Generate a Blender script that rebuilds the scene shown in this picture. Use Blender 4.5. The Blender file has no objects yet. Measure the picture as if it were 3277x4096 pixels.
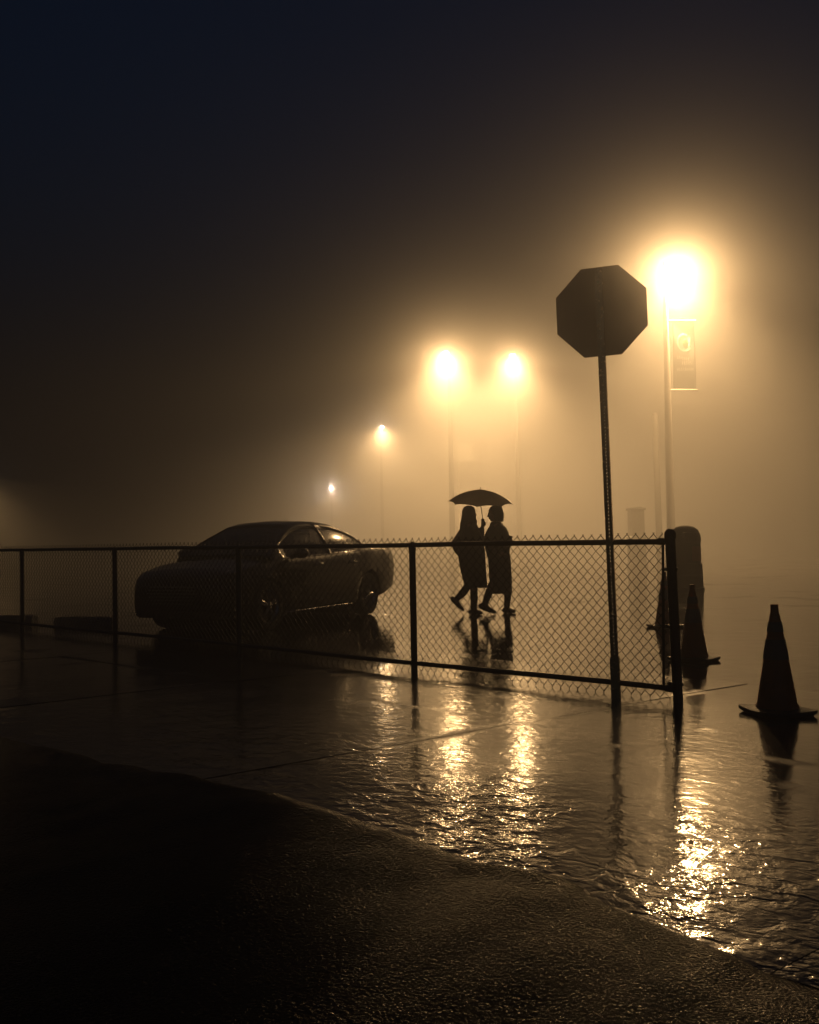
import bpy, bmesh, math, random
from mathutils import Vector, Matrix, noise
random.seed(7)
R = math.radians
scene = bpy.context.scene
col = scene.collection

# ------------------------------------------------------------------ helpers
class MB:
    """collects shapes and links them as one mesh object"""
    def __init__(s): s.v = []; s.f = []
    def add(s, vs, fs):
        o = len(s.v); s.v += [tuple(p) for p in vs]; s.f += [tuple(i + o for i in f) for f in fs]
    def box(s, c, d, m=None):
        x, y, z = d[0]/2, d[1]/2, d[2]/2
        vs = [Vector((a*x, b*y, g*z)) for g in (-1, 1) for b in (-1, 1) for a in (-1, 1)]
        if m is not None: vs = [m @ p for p in vs]
        vs = [p + Vector(c) for p in vs]
        s.add(vs, [(0,2,3,1),(4,5,7,6),(0,1,5,4),(1,3,7,5),(3,2,6,7),(2,0,4,6)])
    def ring_loft(s, rings, cap0=True, cap1=True, closed=True):
        n = len(rings[0]); vs = [p for r in rings for p in r]; fs = []
        for i in range(len(rings)-1):
            for j in range(n if closed else n-1):
                k = (j+1) % n
                fs.append((i*n+j, i*n+k, (i+1)*n+k, (i+1)*n+j))
        if cap0: fs.append(tuple(range(n-1, -1, -1)))
        if cap1: fs.append(tuple(range((len(rings)-1)*n, len(rings)*n)))
        s.add(vs, fs)
    def tube(s, pts, rad, n=10, cap=True, ball=False):
        pts = [Vector(p) for p in pts]
        if not isinstance(rad, (list, tuple)): rad = [rad]*len(pts)
        rings = []; prev = None
        for i, p in enumerate(pts):
            a = pts[max(i-1, 0)]; b = pts[min(i+1, len(pts)-1)]
            t = (b-a).normalized()
            if prev is None:
                u = t.orthogonal().normalized()
            else:
                u = (prev - t*prev.dot(t)).normalized()
            prev = u; w = t.cross(u)
            rings.append([p + (u*math.cos(2*math.pi*k/n) + w*math.sin(2*math.pi*k/n))*rad[i] for k in range(n)])
        s.ring_loft(rings, cap, cap)
        if ball:
            for p, r in zip(pts, rad): s.sphere(p, (r, r, r), 10, 7)
    def lathe(s, prof, c=(0,0,0), n=24, m=None, cap0=True, cap1=True):
        c = Vector(c); rings = []
        for r, z in prof:
            rg = [Vector((r*math.cos(2*math.pi*k/n), r*math.sin(2*math.pi*k/n), z)) for k in range(n)]
            if m is not None: rg = [m @ p for p in rg]
            rings.append([p + c for p in rg])
        s.ring_loft(rings, cap0, cap1)
    def sphere(s, c, r, nu=16, nv=10, m=None):
        c = Vector(c); vs = []; fs = []
        for i in range(1, nv):
            th = math.pi*i/nv
            for j in range(nu):
                ph = 2*math.pi*j/nu
                p = Vector((r[0]*math.sin(th)*math.cos(ph), r[1]*math.sin(th)*math.sin(ph), r[2]*math.cos(th)))
                if m is not None: p = m @ p
                vs.append(c+p)
        top = Vector((0,0,r[2])); bot = Vector((0,0,-r[2]))
        if m is not None: top = m @ top; bot = m @ bot
        vs += [c+top, c+bot]; T = len(vs)-2; B = len(vs)-1
        for j in range(nu):
            k = (j+1) % nu
            fs.append((T, j, k)); fs.append((B, (nv-2)*nu+k, (nv-2)*nu+j))
            for i in range(nv-2):
                fs.append((i*nu+j, (i+1)*nu+j, (i+1)*nu+k, i*nu+k))
        s.add(vs, fs)
    def build(s, name, mat, parent=None, smooth=False, fix=True):
        me = bpy.data.meshes.new(name); me.from_pydata(s.v, [], s.f); me.validate()
        if fix:
            bm = bmesh.new(); bm.from_mesh(me); bmesh.ops.recalc_face_normals(bm, faces=bm.faces); bm.to_mesh(me); bm.free()
        if smooth:
            me.polygons.foreach_set('use_smooth', [True]*len(me.polygons))
            if smooth == 'angle':
                me.set_sharp_from_angle(angle=R(35))
        if mat: me.materials.append(mat)
        o = bpy.data.objects.new(name, me); col.objects.link(o)
        if parent is not None: o.parent = parent
        return o

def tag(o, label=None, cat=None, group=None, kind=None):
    if label: o['label'] = label
    if cat: o['category'] = cat
    if group: o['group'] = group
    if kind: o['kind'] = kind
    return o

def empty(name, loc, rz=0, label=None, cat=None, group=None):
    o = bpy.data.objects.new(name, None); o.empty_display_size = .2
    o.location = loc; o.rotation_euler = (0, 0, rz); col.objects.link(o)
    return tag(o, label, cat, group)

def copy_tree(o, parent=None):
    c = o.copy(); col.objects.link(c)
    if parent is not None: c.parent = parent
    for ch in list(o.children): copy_tree(ch, c)
    return c

def remesh(o, voxel, smooth_it=2):
    """fuses the overlapping closed shapes of one object into one continuous surface"""
    md = o.modifiers.new('fuse', 'REMESH'); md.mode = 'VOXEL'; md.voxel_size = voxel; md.use_smooth_shade = True
    if smooth_it:
        sm = o.modifiers.new('soft', 'SMOOTH'); sm.factor = .5; sm.iterations = smooth_it
    dg = bpy.context.evaluated_depsgraph_get()
    me = bpy.data.meshes.new_from_object(o.evaluated_get(dg))
    old = o.data; mats = list(old.materials)
    o.modifiers.clear(); o.data = me; me.name = old.name
    if not me.materials:
        for m in mats: me.materials.append(m)
    me.polygons.foreach_set('use_smooth', [True]*len(me.polygons))
    return o

# ------------------------------------------------------------------ materials
def mat(name, colr=(.5,.5,.5), rough=.5, metal=0., spec=None, ior=None, vary=0., vscale=20., bump=0., bscale=60., emit=None, estr=0., coat=0.):
    m = bpy.data.materials.new(name); m.use_nodes = True
    nt = m.node_tree; b = nt.nodes['Principled BSDF']
    b.inputs['Base Color'].default_value = (*colr, 1); b.inputs['Roughness'].default_value = rough
    b.inputs['Metallic'].default_value = metal
    if ior: b.inputs['IOR'].default_value = ior
    if coat: b.inputs['Coat Weight'].default_value = coat; b.inputs['Coat Roughness'].default_value = .04
    if emit: b.inputs['Emission Color'].default_value = (*emit, 1); b.inputs['Emission Strength'].default_value = estr
    tc = nt.nodes.new('ShaderNodeTexCoord')
    if vary:
        n = nt.nodes.new('ShaderNodeTexNoise'); n.inputs['Scale'].default_value = vscale; n.inputs['Detail'].default_value = 5
        nt.links.new(tc.outputs['Object'], n.inputs['Vector'])
        mx = nt.nodes.new('ShaderNodeMix'); mx.data_type = 'RGBA'
        mx.inputs[6].default_value = (*[c*(1-vary) for c in colr], 1); mx.inputs[7].default_value = (*[min(1, c*(1+vary)) for c in colr], 1)
        nt.links.new(n.outputs['Fac'], mx.inputs[0]); nt.links.new(mx.outputs[2], b.inputs['Base Color'])
        mr = nt.nodes.new('ShaderNodeMapRange'); mr.inputs['To Min'].default_value = max(0.02, rough-.12); mr.inputs['To Max'].default_value = min(1, rough+.12)
        nt.links.new(n.outputs['Fac'], mr.inputs['Value']); nt.links.new(mr.outputs[0], b.inputs['Roughness'])
    if bump:
        n2 = nt.nodes.new('ShaderNodeTexNoise'); n2.inputs['Scale'].default_value = bscale; n2.inputs['Detail'].default_value = 3
        nt.links.new(tc.outputs['Object'], n2.inputs['Vector'])
        bp = nt.nodes.new('ShaderNodeBump'); bp.inputs['Distance'].default_value = bump
        nt.links.new(n2.outputs['Fac'], bp.inputs['Height']); nt.links.new(bp.outputs['Normal'], b.inputs['Normal'])
    return m

M = {}
M['galv'] = mat('galvanised_steel', (.30,.28,.26), .42, .85, vary=.35, vscale=30, bump=.0006, bscale=300)
M['wire'] = mat('coated_wire', (.02,.02,.02), .6, 0)
M['fence_paint'] = mat('black_fence_coating', (.035,.035,.036), .32, 0, vary=.3, vscale=14, bump=.0005, bscale=250)
M['gold_post'] = mat('gold_lit_weathered_steel', (.55,.36,.20), .24, .9, vary=.45, vscale=26, bump=.0006, bscale=260)  # weathered steel, its base brightened to gold for the lamp's sheen
M['sign_back'] = mat('fog_tinted_aluminium', (.30,.22,.17), .55, .5, vary=.2, vscale=7)  # the fog's warm light is tinted into the bare aluminium
M['sign_red'] = mat('red_sign_face', (.45,.02,.02), .35)
M['sign_white'] = mat('white_sign_border', (.8,.8,.8), .35)
M['orange'] = mat('orange_pvc', (.55,.10,.015), .4, vary=.3, vscale=12, bump=.001, bscale=60)
M['collar'] = mat('dark_reflective_band', (.16,.13,.11), .5, vary=.2, vscale=20)  # bands in one dark tone with slight random variation
M['rubber'] = mat('black_rubber', (.018,.018,.018), .5, vary=.3, vscale=30, bump=.001, bscale=120)
M['paint_car'] = mat('dark_car_paint', (.007,.006,.007), .22, .3, coat=.7, vary=.15, vscale=4)
M['trim'] = mat('chrome_trim', (.75,.73,.70), .12, 1.)
M['black'] = mat('black_plastic', (.012,.012,.013), .45, vary=.2, vscale=20)
M['rim'] = mat('alloy_rim', (.45,.44,.42), .2, 1.)
M['lens'] = mat('lamp_lens', (.10,.10,.11), .06, coat=1.)
M['red_lens'] = mat('red_tail_lens', (.16,.008,.006), .08, coat=1.)
M['plate'] = mat('licence_plate', (.6,.6,.58), .4)
M['seat'] = mat('seat_cloth', (.03,.028,.026), .8, bump=.001, bscale=200)
M['skin'] = mat('skin', (.34,.19,.13), .5, vary=.12, vscale=18)
M['hair'] = mat('dark_hair', (.018,.012,.009), .45, vary=.4, vscale=60, bump=.002, bscale=90)
M['coat_a'] = mat('dark_wool_coat', (.022,.020,.022), .8, vary=.3, vscale=10, bump=.002, bscale=120)
M['coat_b'] = mat('brown_raincoat', (.040,.028,.022), .6, vary=.3, vscale=8, bump=.002, bscale=40)
M['boot'] = mat('black_boot_leather', (.015,.014,.014), .35, vary=.3, vscale=20)
M['concrete'] = mat('damp_concrete', (.16,.15,.14), .5, vary=.3, vscale=9, bump=.003, bscale=40)
M['pole_paint'] = mat('pale_pole_paint', (.50,.48,.44), .4, vary=.15, vscale=5)
M['dark_metal'] = mat('dark_metal_paint', (.05,.048,.045), .4, vary=.2, vscale=12)
M['unlit_pole'] = mat('unlit_pole_black', (.008,.008,.008), .9, vary=.2, vscale=12)  # missing lamplight put into the colour, blackening far poles and lamp arms
M['unlit_pole'].node_tree.nodes['Principled BSDF'].inputs['Specular IOR Level'].default_value = .05
M['bin'] = mat('bin_shell', (.03,.020,.017), .85, vary=.35, vscale=7, bump=.001, bscale=50)
M['bin_red'] = mat('red_bin_panel', (.20,.012,.010), .55, vary=.3, vscale=7)
M['banner'] = mat('dark_banner_cloth', (.17,.20,.19), .7, bump=.002, bscale=12)
M['banner_mark'] = mat('pale_banner_print', (.72,.74,.70), .7)
M['banner_warm'] = mat('orange_banner_print', (.65,.32,.14), .7)
M['umbrella_rib'] = mat('umbrella_metal', (.12,.12,.12), .35, .8)

def glass_mat(name, tint, refl=1.75):
    m = bpy.data.materials.new(name); m.use_nodes = True; nt = m.node_tree
    nt.nodes.remove(nt.nodes['Principled BSDF']); out = nt.nodes['Material Output']
    t = nt.nodes.new('ShaderNodeBsdfTransparent'); t.inputs[0].default_value = (*tint, 1)
    g = nt.nodes.new('ShaderNodeBsdfGlossy'); g.inputs['Roughness'].default_value = .14
    fr = nt.nodes.new('ShaderNodeFresnel'); fr.inputs[0].default_value = refl
    mx = nt.nodes.new('ShaderNodeMixShader')
    # beads of rain that scatter some light
    dr = nt.nodes.new('ShaderNodeBsdfDiffuse'); dr.inputs[0].default_value = (.8,.8,.78,1); tl = nt.nodes.new('ShaderNodeBsdfTranslucent'); tl.inputs[0].default_value = (.8,.8,.78,1)
    m2 = nt.nodes.new('ShaderNodeMixShader'); m2.inputs[0].default_value = .5; nt.links.new(dr.outputs[0], m2.inputs[1]); nt.links.new(tl.outputs[0], m2.inputs[2])
    m3 = nt.nodes.new('ShaderNodeMixShader'); m3.inputs[0].default_value = .16; nt.links.new(t.outputs[0], m3.inputs[1]); nt.links.new(m2.outputs[0], m3.inputs[2])
    nt.links.new(fr.outputs[0], mx.inputs[0]); nt.links.new(m3.outputs[0], mx.inputs[1]); nt.links.new(g.outputs[0], mx.inputs[2])
    nt.links.new(mx.outputs[0], out.inputs[0])
    return m
M['glass'] = glass_mat('tinted_car_glass', (.84,.87,.80))

def canopy_mat():
    m = bpy.data.materials.new('thin_umbrella_nylon'); m.use_nodes = True; nt = m.node_tree
    b = nt.nodes['Principled BSDF']; b.inputs['Base Color'].default_value = (.22,.17,.12,1); b.inputs['Roughness'].default_value = .5
    t = nt.nodes.new('ShaderNodeBsdfTranslucent'); t.inputs[0].default_value = (.95,.82,.64,1)
    mx = nt.nodes.new('ShaderNodeMixShader'); mx.inputs[0].default_value = .85
    nt.links.new(b.outputs[0], mx.inputs[1]); nt.links.new(t.outputs[0], mx.inputs[2]); nt.links.new(mx.outputs[0], nt.nodes['Material Output'].inputs[0])
    return m
M['canopy'] = canopy_mat()

# frame of the yard: E at the foot of the end post, U along the fence, N towards the road
E = Vector((1.85, 6.82, 0)); U = Vector((-.727, .687, 0)).normalized(); N = Vector((-U.y, U.x, 0))
if N.y > 0: N = -N
ANG = math.atan2(U.y, U.x)
J = Vector((.68, 6.14, 0)); Wd = Vector((.79, .61, 0)).normalized()      # a slab corner, and the cross joints

def N_(nt, t, **kw):
    n = nt.nodes.new(t)
    for k, v in kw.items():
        if k.startswith('i_'): n.inputs[k[2:].replace('_', ' ')].default_value = v
        else: setattr(n, k, v)
    return n
def mth(nt, op, a, b=None, clamp=False):
    n = nt.nodes.new('ShaderNodeMath'); n.operation = op; n.use_clamp = clamp
    for i, x in enumerate((a, b)):
        if x is None: continue
        if isinstance(x, (int, float)): n.inputs[i].default_value = x
        else: nt.links.new(x, n.inputs[i])
    return n.outputs[0]
def rng(nt, x, a, b, c=0., d=1., smooth=True):
    n = nt.nodes.new('ShaderNodeMapRange'); n.interpolation_type = 'SMOOTHSTEP' if smooth else 'LINEAR'
    n.inputs['From Min'].default_value = a; n.inputs['From Max'].default_value = b; n.inputs['To Min'].default_value = c; n.inputs['To Max'].default_value = d
    nt.links.new(x, n.inputs['Value']); return n.outputs[0]
def noise_tex(nt, vec, scale, detail=2., rough=.5, dist=0.):
    n = nt.nodes.new('ShaderNodeTexNoise'); n.inputs['Scale'].default_value = scale; n.inputs['Detail'].default_value = detail
    n.inputs['Roughness'].default_value = rough; n.inputs['Distortion'].default_value = dist
    nt.links.new(vec, n.inputs['Vector']); return n.outputs['Fac']
def yard_coords(nt):
    """x = metres along the fence, y = metres from the fence line towards the road"""
    tc = nt.nodes.new('ShaderNodeTexCoord')
    sub = nt.nodes.new('ShaderNodeVectorMath'); sub.operation = 'SUBTRACT'; sub.inputs[1].default_value = E
    nt.links.new(tc.outputs['Object'], sub.inputs[0])
    du = nt.nodes.new('ShaderNodeVectorMath'); du.operation = 'DOT_PRODUCT'; du.inputs[1].default_value = U
    dn = nt.nodes.new('ShaderNodeVectorMath'); dn.operation = 'DOT_PRODUCT'; dn.inputs[1].default_value = N
    nt.links.new(sub.outputs[0], du.inputs[0]); nt.links.new(sub.outputs[0], dn.inputs[0])
    return tc.outputs['Object'], du.outputs['Value'], dn.outputs['Value']

def pavement_mat():
    m = bpy.data.materials.new('wet_concrete'); m.use_nodes = True; nt = m.node_tree; b = nt.nodes['Principled BSDF']
    P, u, s = yard_coords(nt)
    cmb = nt.nodes.new('ShaderNodeCombineXYZ'); nt.links.new(mth(nt, 'MULTIPLY', u, .75), cmb.inputs[0]); nt.links.new(s, cmb.inputs[1])
    UV = cmb.outputs[0]
    big = noise_tex(nt, P, .9, 3)
    # film of running water towards the gutter, standing film elsewhere, thin film on the crowns of the slabs
    run = rng(nt, mth(nt, 'ADD', s, mth(nt, 'MULTIPLY', big, 1.2)), 2.60, 3.60)
    dry = rng(nt, noise_tex(nt, P, 1.6, 4, .6), .57, .72)
    # worn grit along the slab joints
    sj = nt.nodes.new('ShaderNodeVectorMath'); sj.operation = 'SUBTRACT'; sj.inputs[1].default_value = J
    nt.links.new(P, sj.inputs[0]); det = U.x*Wd.y-U.y*Wd.x
    def along(vx, vy, pitch):
        d_ = nt.nodes.new('ShaderNodeVectorMath'); d_.operation = 'DOT_PRODUCT'; d_.inputs[1].default_value = (vx/det/pitch, vy/det/pitch, 0)
        nt.links.new(sj.outputs[0], d_.inputs[0]); q = mth(nt, 'PINGPONG', d_.outputs['Value'], .5)
        return mth(nt, 'MULTIPLY', q, pitch)
    da = along(Wd.y, -Wd.x, 3.0); db = along(-U.y, U.x, 2.45)
    jn = mth(nt, 'MINIMUM', da, db)
    worn = mth(nt, 'MULTIPLY', rng(nt, mth(nt, 'ADD', jn, mth(nt, 'MULTIPLY', noise_tex(nt, P, 5., 3), .16)), .08, .20, 1., 0.), rng(nt, noise_tex(nt, P, 1.1, 2), .46, .56))
    dry = mth(nt, 'MAXIMUM', dry, worn)
    dry = mth(nt, 'MULTIPLY', dry, mth(nt, 'SUBTRACT', 1., run), True)
    r = mth(nt, 'ADD', mth(nt, 'MULTIPLY', dry, .13), mth(nt, 'SUBTRACT', .130, mth(nt, 'MULTIPLY', run, .060)))
    nt.links.new(r, b.inputs['Roughness'])
    cr = N_(nt, 'ShaderNodeValToRGB'); cr.color_ramp.elements[0].color = (.030,.027,.025,1); cr.color_ramp.elements[1].color = (.075,.066,.058,1)
    nt.links.new(noise_tex(nt, P, 3.2, 6, .65), cr.inputs[0]); nt.links.new(cr.outputs[0], b.inputs['Base Color'])
    b.inputs['IOR'].default_value = 1.6
    rip = noise_tex(nt, UV, 13., 3, .5, .6)
    rip2 = noise_tex(nt, UV, 42., 2, .5, .3)
    calm = rng(nt, noise_tex(nt, P, 1.7, 2), .40, .60, .30, 1.)
    run_h = mth(nt, 'MULTIPLY', run, calm)
    soft = noise_tex(nt, P, 2.0, 2)
    grit = noise_tex(nt, P, 150., 2, .6)
    h = mth(nt, 'MULTIPLY', mth(nt, 'ADD', mth(nt, 'MULTIPLY', rip, 1.0), mth(nt, 'MULTIPLY', rip2, .13)), mth(nt, 'ADD', mth(nt, 'MULTIPLY', run_h, .0060), .0023))
    h = mth(nt, 'ADD', h, mth(nt, 'MULTIPLY', soft, .0018))
    h = mth(nt, 'ADD', h, mth(nt, 'MULTIPLY', mth(nt, 'MULTIPLY', grit, .0013), mth(nt, 'ADD', dry, .03)))
    bp = N_(nt, 'ShaderNodeBump'); bp.inputs['Distance'].default_value = 1.
    nt.links.new(h, bp.inputs['Height']); nt.links.new(bp.outputs[0], b.inputs['Normal'])
    return m

def ground_mat():
    m = bpy.data.materials.new('flooded_yard_asphalt'); m.use_nodes = True; nt = m.node_tree; b = nt.nodes['Principled BSDF']
    P, u, s = yard_coords(nt)
    cr = N_(nt, 'ShaderNodeValToRGB'); cr.color_ramp.elements[0].color = (.022,.020,.019,1); cr.color_ramp.elements[1].color = (.05,.045,.04,1)
    nt.links.new(noise_tex(nt, P, 2.2, 6, .65), cr.inputs[0]); nt.links.new(cr.outputs[0], b.inputs['Base Color'])
    dry = rng(nt, noise_tex(nt, P, .8, 4, .6), .52, .70)
    nt.links.new(mth(nt, 'ADD', mth(nt, 'MULTIPLY', dry, .14), .06), b.inputs['Roughness'])
    b.inputs['IOR'].default_value = 1.42
    w1 = noise_tex(nt, P, 3.6, 3, .55, .4); w2 = noise_tex(nt, P, 17., 2, .5); grit = noise_tex(nt, P, 120., 2, .6)
    h = mth(nt, 'ADD', mth(nt, 'MULTIPLY', w1, .0044), mth(nt, 'MULTIPLY', w2, .0006))
    h = mth(nt, 'ADD', h, mth(nt, 'MULTIPLY', grit, mth(nt, 'MULTIPLY', dry, .0009)))
    bp = N_(nt, 'ShaderNodeBump'); bp.inputs['Distance'].default_value = 1.
    nt.links.new(h, bp.inputs['Height']); nt.links.new(bp.outputs[0], b.inputs['Normal'])
    return m

def road_mat():
    m = bpy.data.materials.new('wet_rough_asphalt'); m.use_nodes = True; nt = m.node_tree; b = nt.nodes['Principled BSDF']
    tc = nt.nodes.new('ShaderNodeTexCoord'); P = tc.outputs['Object']
    vo = N_(nt, 'ShaderNodeTexVoronoi'); vo.inputs['Scale'].default_value = 95.; nt.links.new(P, vo.inputs['Vector'])
    vo.inputs['Randomness'].default_value = 1.
    n1 = noise_tex(nt, P, 60., 4, .65); n2 = noise_tex(nt, P, 6., 4, .6); fine = noise_tex(nt, P, 260., 2)
    cr = N_(nt, 'ShaderNodeValToRGB'); cr.color_ramp.elements[0].color = (.008,.008,.008,1); cr.color_ramp.elements[1].color = (.030,.028,.026,1)
    nt.links.new(n1, cr.inputs[0]); nt.links.new(cr.outputs[0], b.inputs['Base Color'])
    # the film of water clings to some of the stones only
    wet = rng(nt, noise_tex(nt, P, 170., 2, .6), .57, .66)
    ea = nt.nodes.new('ShaderNodeAttribute'); ea.attribute_name = 'edge_distance'
    wash = mth(nt, 'MULTIPLY', rng(nt, ea.outputs['Fac'], .05, .75, 1., 0.), rng(nt, noise_tex(nt, P, 2.6, 4, .6), .42, .60))           # water thrown up along the broken edge
    wet = mth(nt, 'ADD', mth(nt, 'MULTIPLY', wet, mth(nt, 'ADD', mth(nt, 'MULTIPLY', wash, .5), .5)), mth(nt, 'ADD', mth(nt, 'MULTIPLY', wash, .04), .022))
    nt.links.new(wet, b.inputs['Specular IOR Level'])
    nt.links.new(rng(nt, n2, .35, .7, .08, .18), b.inputs['Roughness'])
    b.inputs['IOR'].default_value = 1.33
    h = mth(nt, 'MULTIPLY', mth(nt, 'SUBTRACT', 1., vo.outputs['Distance']), .0017)
    h = mth(nt, 'ADD', h, mth(nt, 'MULTIPLY', n1, .0026)); h = mth(nt, 'ADD', h, mth(nt, 'MULTIPLY', fine, .0003)); h = mth(nt, 'ADD', h, mth(nt, 'MULTIPLY', n2, .003))
    bp = N_(nt, 'ShaderNodeBump'); bp.inputs['Distance'].default_value = 1.
    nt.links.new(h, bp.inputs['Height']); nt.links.new(bp.outputs[0], b.inputs['Normal'])
    return m

# ------------------------------------------------------------------ ground, slabs, road
def fbm(x, y, z=0., o=3):
    return noise.fractal(Vector((x, y, z)), 1., 2., o)

g = MB(); s_ = 158
g.add([(-s_, -13, -.012), (s_, -13, -.012), (s_, 168, -.012), (-s_, 168, -.012)], [(0,1,2,3)])
tag(g.build('ground', ground_mat()), kind='structure')

def slabs():
    mb = MB(); rs = random.Random(11)
    gap = .005
    for ia in range(-5, 6):
        for ib in range(-3, 1):
            a0, a1 = ia*3.0, ia*3.0+3.0; b0, b1 = ib*2.45, ib*2.45+2.45
            ta, tb, dz = rs.uniform(-.002, .002), rs.uniform(-.002, .002), rs.uniform(0, .003)
            if ib == -1 and ia == 0: ta, tb, dz = .000, .000, .002
            if ib == -1 and ia == -1: ta, tb, dz = -.001, .001, .002
            if ib == 0 and ia == 0: ta, tb, dz = .002, .006, .001
            if ib == 0 and ia == -1: ta, tb, dz = -.004, .005, .001
            na, nb = 40, 32; vs = []; fs = []
            for i in range(na+1):
                for j in range(nb+1):
                    a = a0+gap/2+(a1-a0-gap)*i/na; b = b0+gap/2+(b1-b0-gap)*j/nb
                    p = J + U*a + Wd*b
                    e = min(a-a0, a1-a, b-b0, b1-b)
                    z = dz + ta*(a-(a0+a1)/2)+tb*(b-(b0+b1)/2) + .0035*fbm(p.x*.8, p.y*.8)
                    z -= .002*max(0, 1-e/.02)**2
                    z = max(z, -.006)
                    if ib == 0: z -= .013*max(0, min(1, (b-1.0)/1.42))**2      # the last row dips under the yard's water
                    vs.append((p.x, p.y, z))
            for i in range(na):
                for j in range(nb):
                    k = i*(nb+1)+j; fs.append((k, k+nb+1, k+nb+2, k+1))
            # joint walls
            rim = [i*(nb+1) for i in range(na+1)] + [na*(nb+1)+j for j in range(1, nb+1)] + [i*(nb+1)+nb for i in range(na-1, -1, -1)] + [j for j in range(nb-1, 0, -1)]
            base = len(vs); vs += [(vs[k][0], vs[k][1], -.03) for k in rim]
            for q in range(len(rim)):
                w = (q+1) % len(rim); fs.append((rim[q], rim[w], base+w, base+q))
            mb.add(vs, fs)
    o = mb.build('pavement', pavement_mat(), smooth='angle')
    return tag(o, kind='structure')
slabs()

EDGE = [(-9.0,12.2),(-6.0,9.3),(-4.0,7.45),(-2.4,6.02),(-1.2,5.05),(-.62,4.58),(-.27,4.26),(.03,3.86),(.22,3.65),(.43,3.50),(.55,3.34),(.63,3.17),(.76,3.02),(.86,2.87),(.95,2.73),(1.2,2.42),(1.8,1.8),(3.0,.6),(5.0,-1.4)]
def road():
    pts = [Vector((x, y, 0)) for x, y in EDGE]
    # resample the edge
    L = [0]
    for a, b in zip(pts, pts[1:]): L.append(L[-1]+(b-a).length)
    def at(t):
        for i in range(len(L)-1):
            if t <= L[i+1]:
                f = (t-L[i])/(L[i+1]-L[i]); p0 = pts[max(i-1,0)]; p1 = pts[i]; p2 = pts[i+1]; p3 = pts[min(i+2, len(pts)-1)]
                return .5*((2*p1)+(p2-p0)*f+(2*p0-5*p1+4*p2-p3)*f*f+(3*p1-p0-3*p2+p3)*f**3)
        return pts[-1]
    n = 520; ds = [0, .01, .02, .035, .05, .07, .09, .115, .14, .17, .2, .24, .28, .33, .4, .48, .58, .7, .85, 1., 1.2, 1.4, 1.7, 2., 2.4, 2.9, 3.5, 4.3, 5.5, 7., 10.]
    vs = []; fs = []; inn = (N + Vector((-.12,-.1,0))).normalized()
    for i in range(n+1):
        p = at(L[-1]*i/n)
        w = .05*fbm(p.x*2.4, p.y*2.4, 5., 6)
        p = p + N*w*.8
        hump = (.034 + .024*fbm(p.x*1.3, p.y*1.3, 2.))*(.35+.65*max(0,min(1,(p.x+1.6)/1.2)))
        for d in ds:
            q = p + inn*d
            k = min(d/.20, 1.); k = k*k*(3-2*k)
            z = -.02 + (hump+.02)*k + .020*fbm(q.x*1.1, q.y*1.1, 9.)*min(1, d/.3) + .006*fbm(q.x*5, q.y*5, 3.)*min(1, d/.1) - .010*max(0, min(1, (d-.2)/.35)) + .012*min(1, d/4)
            vs.append((q.x, q.y, z))
    m = len(ds)
    for i in range(n):
        for j in range(m-1):
            k = i*m+j; fs.append((k, k+1, k+m+1, k+m))
    mb = MB(); mb.add(vs, fs)
    o = mb.build('road', road_mat(), smooth=True, fix=False)
    at_ = o.data.attributes.new('edge_distance', 'FLOAT', 'POINT'); at_.data.foreach_set('value', ds*(n+1))
    for p in o.data.polygons:
        if p.normal.z < 0: p.flip()
    return tag(o, kind='structure')
road()

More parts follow.
